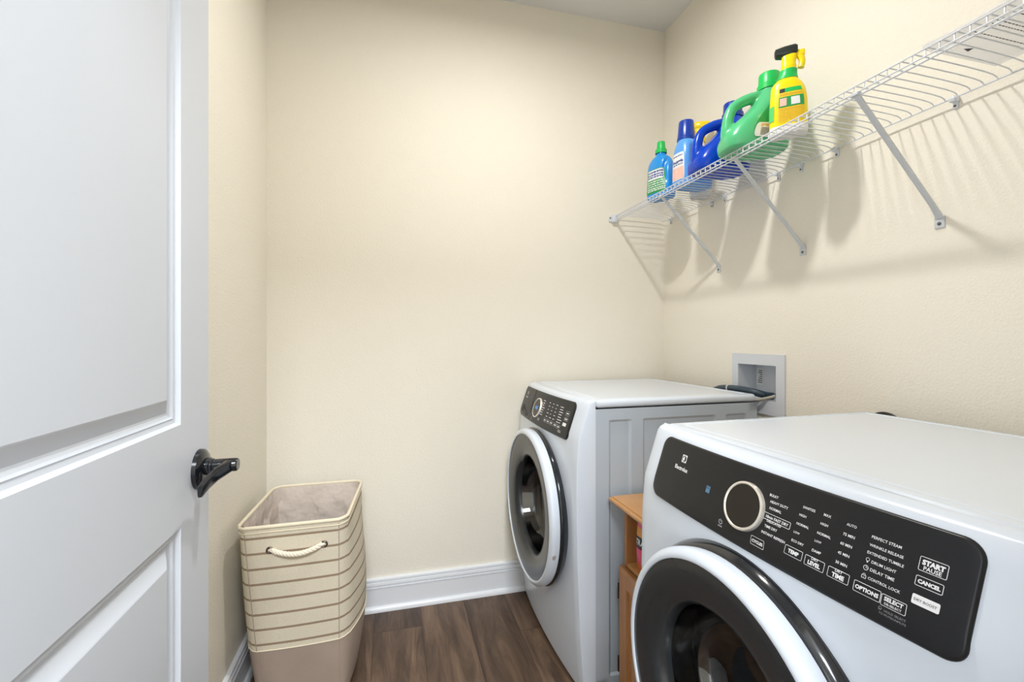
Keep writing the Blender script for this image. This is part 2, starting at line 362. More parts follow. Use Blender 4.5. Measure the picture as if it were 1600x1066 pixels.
# ------------------------------------------------------------------ door_1: open two-panel door standing along the left wall
def make_door():
    XF, XBK = -0.330, -0.365; Y0, Y1 = 0.212, 0.972; Z0, Z1 = 0.012, 2.035
    prof = [(0.0, 0.0), (0.004, -0.0065), (0.010, -0.0075), (0.0125, -0.0062), (0.0150, -0.0098), (0.0190, -0.0118), (0.0225, -0.0120), (0.044, -0.0015), (0.046, -0.0008)]
    PY0, PY1 = Y0+0.115, 0.8555
    panels = [(PY0, PY1, 0.235, 0.8705), (PY0, PY1, 1.0385, Z1-0.115)]
    bm = NB()
    ys = [Y0, PY0, PY1, Y1]; zs = [Z0, panels[0][2], panels[0][3], panels[1][2], panels[1][3], Z1]
    for xs, sg in ((XF, 1), (XBK, -1)):
        V = {(i, j): bm.verts.new((xs, y, z)) for i, y in enumerate(ys) for j, z in enumerate(zs)}
        for i in range(3):
            for j in range(5):
                if i == 1 and j in (1, 3): continue
                bm.faces.new((V[i, j], V[i+1, j], V[i+1, j+1], V[i, j+1]))
        for (a, b, c, d) in panels:
            prev = None
            for ins, dep in prof:
                x = xs + sg*dep
                q = [bm.verts.new((x, a+ins, c+ins)), bm.verts.new((x, b-ins, c+ins)), bm.verts.new((x, b-ins, d-ins)), bm.verts.new((x, a+ins, d-ins))]
                if prev:
                    for k in range(4): bm.faces.new((prev[k], prev[(k+1) % 4], q[(k+1) % 4], q[k]))
                prev = q
            bm.faces.new(prev)
    for (p, q) in (((Y0, Z0), (Y1, Z0)), ((Y1, Z0), (Y1, Z1)), ((Y1, Z1), (Y0, Z1)), ((Y0, Z1), (Y0, Z0))):
        bm.faces.new([bm.verts.new(v) for v in ((XF, p[0], p[1]), (XBK, p[0], p[1]), (XBK, q[0], q[1]), (XF, q[0], q[1]))])
    bmesh.ops.remove_doubles(bm, verts=bm.verts[:], dist=1e-5)
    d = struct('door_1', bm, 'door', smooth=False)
    cy, cz = 0.9285, 0.946
    for sg, xs in ((1, XF), (-1, XBK)):
        bm = NB(); lathe(bm, [(0.001, 0.013), (0.022, 0.0125), (0.030, 0.010), (0.0345, 0.0065), (0.0355, 0.0)], 48, 'x', (0, 0, 0))
        for v in bm.verts: v.co = Vector((xs+sg*v.co.x, cy+v.co.y, cz+v.co.z))
        r = obj('door_rose', bm, 'handle', d)
        bm = NB()
        lathe(bm, [(0.001, 0.010), (0.0155, 0.010), (0.0155, 0.018), (0.0135, 0.019), (0.0135, 0.022), (0.0118, 0.024), (0.0118, 0.060), (0.010, 0.0625), (0.001, 0.0625)], 32, 'x')
        for v in bm.verts: v.co = Vector((xs+sg*v.co.x, cy+v.co.y, cz+0.004+v.co.z))
        # flat blade running from the neck back towards the hinges
        rings = []
        for i, (dx, dy, w, h, dz) in enumerate([(0.050, 0.006, 0.0105, 0.0105, 0), (0.047, -0.008, 0.0095, 0.0110, -.001), (0.038, -0.034, 0.0050, 0.0115, -.007), (0.033, -0.056, 0.0045, 0.0115, -.013), (0.032, -0.084, 0.0042, 0.0105, -.019), (0.032, -0.088, 0.003, 0.009, -.0195)]):
            ring = []
            for k in range(16):
                a, b = sup(2*PI*k/16, w, h, 3.5)
                ring.append(bm.verts.new((xs+sg*(dx+a), cy+dy, cz+0.004+dz+b)))
            rings.append(ring)
        for i in range(len(rings)-1):
            for k in range(16): bm.faces.new((rings[i][k], rings[i][(k+1) % 16], rings[i+1][(k+1) % 16], rings[i+1][k]))
        bm.faces.new(rings[0]); bm.faces.new(rings[-1][::-1])
        obj('door_handle', bm, 'handle', d, label='black lever handle')
    for z in (0.25, 1.0, 1.80):
        obj('hinge', tube(NB(), [(XF+0.004, Y0-0.006, z-0.045), (XF+0.004, Y0-0.006, z+0.045)], 0.006, 12), 'hinge', d)
make_door()

# ------------------------------------------------------------------ washer and dryer
PZ = [.02, .06, .2, .45, .65, .78, .84, .86, .96, .968, .974, .975]; PX = [.006, .002, -.008, -.018, -.022, -.020, -.015, -.012, .022, .028, .040, .05]
def fsurf(y, z): return float(np.interp(z, PZ, PX)) - .02*(1-(y/.343)**2)
TILT = math.atan2(.034, .10)
DU = [0.0]
def pan(u, z, off=0.0):                     # point on the sloping control panel; u runs to the viewer's right
    y = -(u + DU[0])
    return Vector((fsurf(y, z) - off*math.cos(TILT), y, z + off*math.sin(TILT)))
def ptext(bm, txt, u0, z, width, bold=0.0, off=0.0048, center=False):
    V, Fc, w, h = glyphs(txt, bold); k = width/w
    if center: u0 -= width/2
    vs = [bm.verts.new(pan(u0+x*k, z+(y-h/2)*k, off)) for x, y in V]
    for f in Fc:
        try: bm.faces.new([vs[i] for i in f])
        except ValueError: pass
def pbox(bm, u0, z0, u1, z1, w=0.0006, off=0.0048, r=0.0016, fill=False):
    def outline(i):
        P = []
        for (cx, cz, a0) in ((u1-r, z1-r, 0), (u0+r, z1-r, 90), (u0+r, z0+r, 180), (u1-r, z0+r, 270)):
            for k in range(4):
                a = math.radians(a0+30*k); P.append((cx+(r-i)*math.cos(a), cz+(r-i)*math.sin(a)))
        return [bm.verts.new(pan(u, z, off)) for u, z in P]
    A = outline(0)
    if fill: bm.faces.new(A); return
    B = outline(w); n = len(A)
    for k in range(n): bm.faces.new((A[k], A[(k+1) % n], B[(k+1) % n], B[k]))
def pdisc(bm, u, z, r, off=0.0048, ring=0.0, a0=0, a1=360):
    n = 20; f = lambda rr, k: bm.verts.new(pan(u+rr*math.cos(math.radians(a0+(a1-a0)*k/n)), z+rr*math.sin(math.radians(a0+(a1-a0)*k/n)), off))
    if ring:
        A = [f(r, k) for k in range(n+1)]; B = [f(r-ring, k) for k in range(n+1)]
        for k in range(n): bm.faces.new((A[k], A[k+1], B[k+1], B[k]))
    else: bm.faces.new([f(r, k) for k in range(n)])
def ppoly(bm, pts, off=0.0048): bm.faces.new([bm.verts.new(pan(u, z, off)) for u, z in pts])
def emblem(bm, u, z, h):
    # square mark: light square with a dark lens-shaped ring and light needle inside
    w = h
    pbox(bm, u-w/2, z-h/2, u+w/2, z+h/2, fill=True, r=0.0003)
def emblem_dark(bm, u, z, h):
    pdisc(bm, u, z, h*0.42, off=0.0051)
def emblem_light(bm, u, z, h):
    ppoly(bm, [(u-h*.36, z-h*.05), (u+h*.02, z+h*.40), (u+h*.10, z+h*.02)], 0.0054)
    ppoly(bm, [(u-h*.36, z-h*.05), (u+h*.10, z+h*.02), (u+h*.02, z-h*.40)], 0.0054)
    pdisc(bm, u, z, h*0.05, 0.0054)

def make_machine(kind, label, loc, rot, HW=0.343):
    t = thing('washing_machine' if kind == 'washer' else 'tumble_dryer', label, 'washing machine' if kind == 'washer' else 'clothes dryer', loc, rot)
    XS, XB, ZT = 0.047, 0.690, 0.975
    DU[0] = 0.0090 if kind == 'dryer' else 0.001
    # cabinet with pressed recesses in both sides
    bm = NB()
    rects = [(0.095, 0.178, 0.06, 0.908), (0.222, 0.512, 0.06, 0.908), (0.554, 0.643, 0.06, 0.908)]
    xs = [XS]; zs = [0.022, 0.06, 0.068, 0.900, 0.908, 0.9452]
    for a, b, c, d in rects: xs += [a, a+.008, b-.008, b]
    xs.append(XB)
    for sg in (-1, 1):
        G = {}
        for i, x in enumerate(xs):
            for j, z in enumerate(zs):
                dep = 0
                for a, b, c, d in rects:
                    if a+.007 < x < b-.007 and c+.007 < z < d-.007: dep = 0.006
                G[i, j] = bm.verts.new((x, sg*(HW-dep), z))
        for i in range(len(xs)-1):
            for j in range(len(zs)-1): bm.faces.new((G[i, j], G[i+1, j], G[i+1, j+1], G[i, j+1]))
    for quad in (((XB, -HW, .022), (XB, HW, .022), (XB, HW, .9452), (XB, -HW, .9452)), ((XS, -HW, .022), (XS, HW, .022), (XB, HW, .022), (XB, -HW, .022))):
        bm.faces.new([bm.verts.new(q) for q in quad])
    bmesh.ops.remove_doubles(bm, verts=bm.verts[:], dist=1e-5)
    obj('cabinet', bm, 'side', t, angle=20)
    for fx in (0.10, 0.62):
        for fy in (-0.28, 0.28): obj('foot', lathe(NB(), [(0.02, 0), (0.024, 0.004), (0.024, 0.012), (0.012, 0.014), (0.012, 0.03)], 20, 'z', (fx, fy, 0), close0=True), 'rubber', t)
    # lid
    bm = NB(); box(bm, XS+0.001, XB, -HW, HW, 0.9465, ZT, 0.013, 4)
    top = [f for f in bm.faces if f.normal.z > 0.99 and f.calc_area() > 0.1][0]
    r = bmesh.ops.inset_region(bm, faces=[top], thickness=0.018, depth=0)
    r = bmesh.ops.inset_region(bm, faces=[top], thickness=0.003, depth=-0.002)
    r = bmesh.ops.inset_region(bm, faces=[top], thickness=0.008, depth=0)
    r = bmesh.ops.inset_region(bm, faces=[top], thickness=0.003, depth=0.0012)
    obj('lid', bm, 'white', t, angle=12)
    # bowed front shell with the door opening
    KS, CYD, ZD = (1.0, 0.020, 0.555) if kind == 'dryer' else (1.125, 0.002, 0.533)
    RD = 0.205*KS
    ysl = sorted(set([round(v, 4) for v in list(np.linspace(-HW+.018, HW-.018, 41))]))
    zsl = sorted(set([.02, .035, .06] + [round(float(v), 4) for v in np.linspace(.09, .83, 38)] + [.845, .86, .89, .92, .94, .96, .965, .968, .971, .974, .975]))
    cols = [(-HW, XS), (-HW, None, .012), (-HW+.003, None, .004)] + [(y, None, 0) for y in ysl] + [(HW-.003, None, .004), (HW, None, .012), (HW, XS)]
    bm = NB(); G = []
    for z in zsl:
        row = []
        for c in cols:
            x = XS if c[1] is not None else min(fsurf(c[0], z)+c[2], XS)
            row.append(bm.verts.new((x, c[0], z)))
        G.append(row)
    for j in range(len(zsl)-1):
        for i in range(len(cols)-1):
            q = (G[j][i], G[j][i+1], G[j+1][i+1], G[j+1][i])
            cc = (q[0].co+q[1].co+q[2].co+q[3].co)/4
            if math.hypot(cc.y-CYD, cc.z-ZD) < RD: continue
            bm.faces.new(q)
    bm.faces.new([v for v in G[0]][::-1])
    bmesh.ops.remove_doubles(bm, verts=bm.verts[:], dist=1e-5)
    obj('front_panel', bm, 'white', t, angle=30)
    # soft rounded top edge that joins front and lid
    # control panel : rounded rectangle plate
    U0, U1, V0, V1, R = (-0.296, 0.276, 0.8305, 0.9590, 0.022) if kind == 'dryer' else (-0.311, 0.265, 0.8315, 0.9590, 0.022)
    angs = [math.radians(-90+90*k/8) for k in range(9)]
    rows = [('b', a_) for a_ in angs] + [('m', k/6) for k in range(1, 6)] + [('t', a_+PI/2) for a_ in angs]
    NC = 56
    def pt(ri, ci, ins, off):
        r = R-ins; kd, v = rows[ri]; lo, hi = V0+ins, V1-ins
        if kd == 'b': z = lo+r+r*math.sin(v); e = r-r*math.cos(v)
        elif kd == 't': z = hi-r+r*math.sin(v); e = r-r*math.cos(v)
        else: z = lo+r+(hi-lo-2*r)*v; e = 0
        return pan(U0+ins+e+(U1-U0-2*ins-2*e)*ci/NC, z, off)
    bm = NB(); NR = len(rows)
    G = [[bm.verts.new(pt(r_, c_, .004, .0045)) for c_ in range(NC+1)] for r_ in range(NR)]
    for r_ in range(NR-1):
        for c_ in range(NC): bm.faces.new((G[r_][c_], G[r_][c_+1], G[r_+1][c_+1], G[r_+1][c_]))
    loop = [(0, c_) for c_ in range(NC)] + [(r_, NC) for r_ in range(NR-1)] + [(NR-1, c_) for c_ in range(NC, 0, -1)] + [(r_, 0) for r_ in range(NR-1, 0, -1)]
    prev = [G[r_][c_] for r_, c_ in loop]
    for ins, off in ((.0025, .0041), (.0010, .0030), (0, .0012), (0, -.003)):
        cur = [bm.verts.new(pt(r_, c_, ins, off)) for r_, c_ in loop]; n = len(loop)
        for k in range(n): bm.faces.new((prev[k], prev[(k+1) % n], cur[(k+1) % n], cur[k]))
        prev = cur
    cp = obj('control_panel', bm, 'panel', t, angle=25)
    # knob
    ku = -0.050 if kind == 'washer' else -0.0255
    kz = 0.8955; ctr = pan(ku, kz, 0.0045)
    rotm = Matrix.Rotation(-(PI/2-TILT)+0, 4, 'Y')   # local z -> outward normal
    def knobpart(name, prof, m, **kw):
        b = NB(); lathe(b, prof, 56, 'z', **kw)
        for v in b.verts: v.co = ctr + (rotm @ v.co)
        return obj(name, b, m, t)
    rr = 0.0405
    kb = knobpart('dial', [(rr, -0.004), (rr, 0.0050), (rr-0.0010, 0.0068), (rr-0.0038, 0.0074), (rr-0.0052, 0.0062)], 'chrome')
    knobpart('dial_face', [(rr-0.0050, 0.0060), (rr-0.0054, 0.0064), (0.0005, 0.0066)], 'knobface', close1=True)
    if kind == 'washer':
        b = NB()
        V, Fc, w, h = glyphs('0:42', 0.01); k = 0.030/w
        vs = [b.verts.new(ctr + (rotm @ Vector(((y-h/2)*k, -(x-w/2)*k, 0.0070)))) for x, y in V]
        for f in Fc:
            try: b.faces.new([vs[i] for i in f])
            except ValueError: pass
        obj('display_digits', b, 'led', t, smooth=False)
    # logo and printing
    lu, lz, lh = (-0.250, 0.932, 0.0125) if kind == 'washer' else (-0.206, 0.9275, 0.0150)
    b = NB(); emblem(b, lu, lz, lh); emblem_light(b, lu, lz, lh); ptext(b, 'Electrolux', lu-.002, lz-lh*1.30, 0.044 if kind == 'dryer' else 0.036, 0.028, center=True)
    lg = obj('logo', b, 'print', t, smooth=False)
    b = NB(); emblem_dark(b, lu, lz, lh); obj('logo_ground', b, 'panel', lg, smooth=False)
    b = NB(); pbox(b, -0.122, 0.8885, -0.1115, 0.9005, fill=True, r=0.0004) if kind == 'dryer' else pbox(b, -0.190, 0.918, -0.182, 0.926, fill=True, r=0.0004)
    eu, ez = (-0.1168, 0.8960) if kind == 'dryer' else (-0.186, 0.922)
    es = obj('blue_mark', b, 'estar', t, smooth=False)
    b = NB(); pdisc(b, eu, ez, 0.0038 if kind == 'dryer' else 0.003, 0.0052, ring=0.0006, a0=20, a1=200); ptext(b, 'energy', eu, ez, 0.0075 if kind == 'dryer' else 0.006, 0, 0.0052, True)
    obj('mark_print', b, 'panel', es, smooth=False)
    b = NB()
    pu, pz = (-0.068, 0.8545) if kind == 'dryer' else (-0.100, 0.850)
    pdisc(b, pu, pz, 0.0042, ring=0.0007, a0=120, a1=420); ppoly(b, [(pu-.0003, pz), (pu+.0003, pz), (pu+.0003, pz+.005), (pu-.0003, pz+.005)]); ptext(b, 'POWER', pu, pz-0.0075, 0.0095, 0.015, center=True)
    obj('power_mark', b, 'print', t, smooth=False)
    if kind == 'dryer':
        b = NB()
        T = [('BULKY', .0155, .9275, .0160), ('HEAVY DUTY', .0195, .9184, .0320), ('NORMAL', .0208, .9090, .0218), ('DELICATES', .0220, .8903, .0256), ('TIME DRY', .0200, .8820, .0232), ('INSTANT REFRESH', .0175, .8720, .0426),
             ('SANITIZE', .0738, .9287, .0190), ('HIGH', .0712, .9168, .0108), ('NORMAL', .0702, .9042, .0195), ('LOW', .0692, .8918, .0095), ('ECO DRY', .0690, .8800, .0194),
             ('MAX', .1055, .9290, .0105), ('HIGH', .1040, .9165, .0108), ('NORMAL', .1027, .9035, .0194), ('LOW', .1020, .8925, .0095), ('DAMP', .1014, .8795, .0130),
             ('AUTO', .1375, .9280, .0128), ('75 MIN', .1360, .9150, .0150), ('60 MIN', .1354, .9030, .0150), ('45 MIN', .1350, .8910, .0150), ('30 MIN', .1350, .8790, .0150),
             ('PERFECT STEAM', .1697, .9245, .0332), ('WRINKLE RELEASE', .1692, .9147, .0376), ('EXTENDED TUMBLE', .1688, .9055, .0402), ('DRUM LIGHT', .1758, .8963, .0272), ('DELAY TIME', .1762, .8872, .0268), ('CONTROL LOCK', .1760, .8772, .0352)]
        for s_, u_, z_, w_ in T: ptext(b, s_, u_, z_, w_, 0.012)
        obj('cycle_lettering', b, 'print', t, smooth=False)
        b = NB(); pdisc(b, .1712, .8972, .0022, ring=.0005); pbox(b, .1704, .8936, .1720, .8950, r=.0003, fill=True)
        pdisc(b, .1712, .8872, .0030, ring=.0006); ppoly(b, [(.1710, .8872), (.1715, .8872), (.1715, .8894), (.1710, .8894)]); ppoly(b, [(.1710, .8870), (.1730, .8870), (.1730, .8875), (.1710, .8875)])
        pbox(b, .1684, .8745, .1738, .8785, w=.0006, r=.0005); pdisc(b, .1711, .8786, .0018, ring=.0005, a0=0, a1=180); ppoly(b, [(.1700, .8768), (.1711, .8755), (.1724, .8772), (.1711, .8760)])
        obj('option_icon', b, 'print', t, smooth=False)
        b = NB(); pbox(b, .0020, .8910+.0, .0620, .8985+.0025, w=.0006, r=.0016); ptext(b, '18min FAST DRY', .0185, .8995-.0035, .0400, 0.02)
        obj('fast_dry_lettering', b, 'print', t, smooth=False)
        def button(u0, z0, u1, z1, lines, name='touch_button'):
            b = NB(); pbox(b, u0, z0, u1, z1)
            for s_, z_, w_, bo in lines: ptext(b, s_, (u0+u1)/2, z_, w_, bo, center=True)
            obj(name, b, 'print', t, smooth=False)
        button(.0010, .8465, .0268, .8600, [('CYCLES', .8532, .0210, .045)])
        button(.0620, .8585, .0905, .8710, [('TEMP', .8648, .0170, .045)])
        button(.0945, .8575, .1230, .8708, [('DRY', .8692, .0100, .02), ('LEVEL', .8630, .0180, .045)])
        button(.1280, .8575, .1560, .8705, [('DRY', .8690, .0100, .02), ('TIME', .8628, .0160, .045)])
        button(.1620, .8560, .1935, .8690, [('OPTIONS', .8625, .0270, .045)])
        button(.1940, .8550, .2205, .8682, [('SELECT', .8640, .0200, .045), ('DE-SELECT', .8585, .0180, .02)])
        button(.2222, .9085, .2492, .9240, [('START', .9185, .0215, .06), ('PAUSE', .9123, .0170, .02)])
        button(.2222, .8920, .2485, .9030, [('CANCEL', .8975, .0215, .06)])
        b = NB(); pbox(b, .2228, .8725, .2490, .8830, fill=True); bt = obj('dry_boost_button', b, 'print', t, smooth=False)
        b = NB(); ptext(b, 'DRY BOOST', .2359, .8778, .0215, 0.0, 0.0053, True); obj('button_lettering', b, 'ink', bt, smooth=False)
        b = NB(); ptext(b, '3s   HOLD SELECT', .1925, .8500, .0290, 0.0); ptext(b, 'TO MUTE/UNMUTE', .1935, .8455, .0285, 0.0); pdisc(b, .1945, .8512, .0018, ring=.0004)
        obj('mute_lettering', b, 'greyprint', t, smooth=False)
    else:
        random.seed(4); b = NB()
        def bar(u, z, w, h=0.0022): ppoly(b, [(u, z-h/2), (u+w, z-h/2), (u+w, z+h/2), (u, z+h/2)])
        for k, w in enumerate((.030, .026, .018, .032, .026, .028, .034)): bar(-.005+(-.002*abs(k-3)), .9310-.0088*k, w*.8, .0022)
        for c, us in enumerate((.055, .090, .122)):
            for k in range(5): bar(us, .9310-.0125*k, random.choice((.009, .012, .015, .018)))
        for k in range(7): bar(.160, .9300-.0088*k, random.choice((.026, .032, .036)))
        for k in range(2): bar(.187, .853-.005*k, .024, .0015)
        obj('cycle_lettering', b, 'print', t, smooth=False)
        for (u0, z0, u1, z1) in ((-.022, .852, .002, .864), (.045, .8600, .071, .872), (.077, .8600, .103, .872), (.109, .8600, .135, .872), (.143, .8590, .172, .871), (.174, .8580, .200, .870), (.212, .908, .240, .923), (.212, .891, .240, .902)):
            b = NB(); pbox(b, u0, z0, u1, z1, w=.0005); zc = (z0+z1)/2; ppoly(b, [(u0+.005, zc-.0018), (u1-.005, zc-.0018), (u1-.005, zc+.0018), (u0+.005, zc+.0018)]); obj('touch_button', b, 'print', t, smooth=False)
        b = NB(); pbox(b, .212, .873, .238, .884, fill=True); obj('touch_button', b, 'print', t, smooth=False, label='solid white touch button')
        # detergent drawer: seam and scooped grip at the left end of the panel
        b = NB()
        sm = [(-.1350, .958), (-.1352, .915), (-.1350, .87), (-.1345, .8325)]
        tube(b, [pan(u, z, .0047) for u, z in sm], .0009, 6)
        dr = obj('drawer_seam', b, 'rubber', t)
        b = NB(); P = []
        for a, c in catmull([(-.284, .885), (-.270, .887), (-.235, .880), (-.195, .866), (-.155, .848), (-.152, .843), (-.17, .841), (-.23, .846), (-.278, .851), (-.286, .858), (-.284, .885)], 5)[:-1]: P.append((a, c))
        cu = sum(p[0] for p in P)/len(P); cz = sum(p[1] for p in P)/len(P)
        def ring(s_, off): return [b.verts.new(pan(cu+(u-cu)*s_, cz+(z-cz)*s_, off)) for u, z in P]
        R1, R2, R3 = ring(1, .0050), ring(.93, .0052), ring(.88, .0044); n = len(P)
        for A_, B_ in ((R1, R2), (R2, R3)):
            for k in range(n): b.faces.new((A_[k], A_[(k+1) % n], B_[(k+1) % n], B_[k]))
        gr = obj('drawer_grip', b, 'griprim', t)
        b = NB(); b.faces.new(ring(.90, .0050)); obj('grip_hollow', b, 'rubber', gr, smooth=False)
    # round door
    c = (0, CYD, ZD)
    X0 = -0.0925                                      # front plane of the door
    def K(prof): return [(r_*KS, X0+x_) for r_, x_ in prof]
    door = obj('door', lathe(NB(), K([(0.2375, 0.0040), (0.2382, 0.0010), (0.2405, 0), (0.2455, 0.0008), (0.2520, 0.0042), (0.2562, 0.0100), (0.2568, 0.016), (0.2560, 0.026), (0.2545, 0.0335), (0.2500, 0.0340)]), 96, 'x', c), 'white', t)
    obj('door_backing', lathe(NB(), K([(0.2480, 0.0330), (0.2540, 0.0345), (0.2580, 0.0390)] + ([(0.2630, 0.0480), (0.2670, 0.0620), (0.2660, 0.0720), (0.2580, 0.074)] if kind == 'dryer' else [(0.2590, 0.0450), (0.2560, 0.0520), (0.2400, 0.074)]) + [(0.215, 0.074), (0.207, 0.058)]), 96, 'x', c), 'black', door)
    obj('door_bezel', lathe(NB(), K([(0.2378, 0.0045), (0.2350, 0.0038), (0.2150, 0.0050), (0.1850, 0.0085), (0.1700, 0.0120), (0.1620, 0.0190), (0.1585, 0.034), (0.1570, 0.045)]), 96, 'x', c), 'dark', door)
    obj('door_glass', lathe(NB(), K([(0.1575, 0.040), (0.1540, 0.060), (0.1480, 0.085), (0.1380, 0.105), (0.120, 0.118), (0.08, 0.126), (0.03, 0.128), (0.0005, 0.128)]), 96, 'x', c), 'glass', door)
    obj('door_seal', lathe(NB(), K([(0.2065, 0.056), (0.200, 0.075), (0.185, 0.085), (0.165, 0.095), (0.158, 0.075), (0.160, 0.045)]), 96, 'x', c), 'rubber', door)
    b = NB(); lathe(b, [(0.190*KS, 0.03), (0.245, 0.06), (0.250, 0.075), (0.250, 0.45), (0.24, 0.46), (0.001, 0.462)], 96, 'x', c)
    dm = obj('drum', b, 'steel', t)
    for k in range(3):
        a = PI/2+0.5+2*PI*k/3; b = NB(); box(b, 0.09, 0.44, -0.02, 0.02, 0.205, 0.252, 0.012, 3)
        for v in b.verts: v.co = Vector((v.co.x, CYD+v.co.y*math.cos(a)-v.co.z*math.sin(a), ZD+v.co.y*math.sin(a)+v.co.z*math.cos(a)))
        obj('drum_paddle', b, 'steel', dm)
    # small oval badge on the rim, on the latch side
    b = NB(); ang = math.radians(-12)
    lathe(b, [(0.0005, -0.002), (0.007, -0.0015), (0.008, 0.001)], 24, 'y')
    for v in b.verts: q = v.co.copy(); an = math.radians(197); rr_ = 0.2565*KS - q.y; v.co = Vector((X0+0.016+q.x*0.9, CYD+rr_*math.cos(an)-q.z*1.3*math.sin(an), ZD+rr_*math.sin(an)+q.z*1.3*math.cos(an)))
    if kind == 'washer': obj('rim_badge', b, 'badge', door)
    return t
washer = make_machine('washer', 'white front-loading washing machine by the back wall, blue digits lit in its dial', (0.600, 1.699, 0), math.radians(0.4), 0.330)
dryer = make_machine('dryer', 'nearest white front-loading dryer, readable START PAUSE lettering on its black panel', (0.600, 0.622, 0), math.radians(1.2))

# ------------------------------------------------------------------ wooden stand between the machines
t = thing('wooden_stand', 'honey-coloured wooden stand with open cubby, squeezed between washer and dryer', 'cabinet', (0.732, 1.165, 0))
bm = NB(); box(bm, -0.040, 0.40, -0.155, 0.172, 0.663, 0.669, 0.002, 2); box(bm, -0.050, 0.40, -0.165, 0.180, 0.652, 0.6645, 0.0045, 3); box(bm, -0.036, 0.40, -0.155, 0.172, 0.640, 0.653, 0.005, 3); box(bm, -0.018, 0.40, -0.150, 0.168, 0.630, 0.643, 0.004, 2)
obj('top', bm, 'oak', t)
for sg, nm in ((1, 'side_panel'), (-1, 'side_panel')):
    y0 = 0.150 if sg > 0 else -0.150; bm = NB(); box(bm, 0.0, 0.36, min(y0, y0+sg*0.016), max(y0, y0+sg*0.016), 0.0, 0.632, 0.001); obj(nm, bm, 'oakv', t)
obj('back_panel', box(NB(), 0.352, 0.36, -0.15, 0.15, 0.02, 0.632), 'oakv', t)
obj('shelf_board', box(NB(), 0.002, 0.352, -0.15, 0.15, 0.440, 0.456, 0.001), 'oak', t)
obj('bottom_board', box(NB(), 0.002, 0.352, -0.15, 0.15, 0.05, 0.066, 0.001), 'oak', t)
bm = NB()
ya, yb_, za, zb = -0.155, 0.168, 0.045, 0.444
xs0 = -0.021
# frame-and-panel door: nested rectangles
loops = [(0, 0.018), (0, 0.006), (0.004, 0.002), (0.010, 0.0), (0.052, 0.0), (0.056, 0.007), (0.066, 0.007), (0.082, 0.002), (0.084, 0.002)]
prev = None
for ins, dx in loops:
    q = [bm.verts.new((xs0+dx, ya+ins, za+ins)), bm.verts.new((xs0+dx, yb_-ins, za+ins)), bm.verts.new((xs0+dx, yb_-ins, zb-ins)), bm.verts.new((xs0+dx, ya+ins, zb-ins))]
    if prev:
        for k in range(4): bm.faces.new((prev[k], prev[(k+1) % 4], q[(k+1) % 4], q[k]))
    prev = q
bm.faces.new(prev)
sd = obj('door', bm, 'oakv', t, smooth=False)
for z in (0.360, 0.124):
    bm = NB(); tube(bm, [(-0.016, 0.171, z-0.025), (-0.016, 0.171, z+0.025)], 0.0042, 10); box(bm, -0.014, 0.006, 0.1665, 0.1685, z-0.022, z+0.022); obj('hinge', bm, 'hinge', sd)

# snack bag in the cubby
t = thing('snack_bag', 'pink and orange foil snack bag standing in the open cubby of the wooden stand', 'snack bag', (0.762, 1.232, 0.4565), math.radians(12))
Lb = Loft([(0.0, 0, 0, 0.004, 0.050, 2.2), (0.006, 0, 0, 0.006, 0.051, 2.2), (0.02, 0, 0, 0.018, 0.047, 2.4), (0.06, 0, 0, 0.026, 0.045, 2.6), (0.11, 0, 0, 0.022, 0.045, 2.6), (0.145, 0, 0, 0.010, 0.049, 2.3), (0.160, 0, 0, 0.004, 0.052, 2.2), (0.170, 0, 0, 0.003, 0.052, 2.2)], 5, dent=lambda a, z: 0.05*math.sin(a*5+z*60)*(0.3))
m = mat('snack_foil', (0.55, 0.02, 0.08, 1), 0.3, coat=0.3); nt = m.node_tree
tc = nt.nodes.new('ShaderNodeTexCoord'); sp = nt.nodes.new('ShaderNodeSeparateXYZ'); rp = nt.nodes.new('ShaderNodeValToRGB'); rp.color_ramp.interpolation = 'CONSTANT'
mu = nt.nodes.new('ShaderNodeMath'); mu.operation = 'MULTIPLY'; mu.inputs[1].default_value = 1/0.17
nt.links.new(tc.outputs['Object'], sp.inputs[0]); nt.links.new(sp.outputs['Z'], mu.inputs[0]); nt.links.new(mu.outputs[0], rp.inputs[0]); nt.links.new(rp.outputs[0], nt.nodes['Principled BSDF'].inputs['Base Color'])
e = rp.color_ramp.elements; e[0].position = 0; e[0].color = (0.75, 0.16, 0.03, 1); e[1].position = 0.16; e[1].color = (0.80, 0.08, 0.18, 1)
for p, c_ in ((0.45, (0.10, 0.01, 0.02, 1)), (0.50, (0.015, 0.03, 0.025, 1)), (0.66, (0.75, 0.30, 0.03, 1)), (0.80, (0.80, 0.10, 0.22, 1)), (0.88, (0.50, 0.01, 0.10, 1))):
    k = e.new(p); k.color = c_
obj('bag', Lb.mesh(40), m, t)
bm = NB(); Lb.text('TRA', 2.42, 3.30, 0.089, 0.0012, bm, 0.03); obj('lettering', bm, 'labelwhite', t, smooth=False)

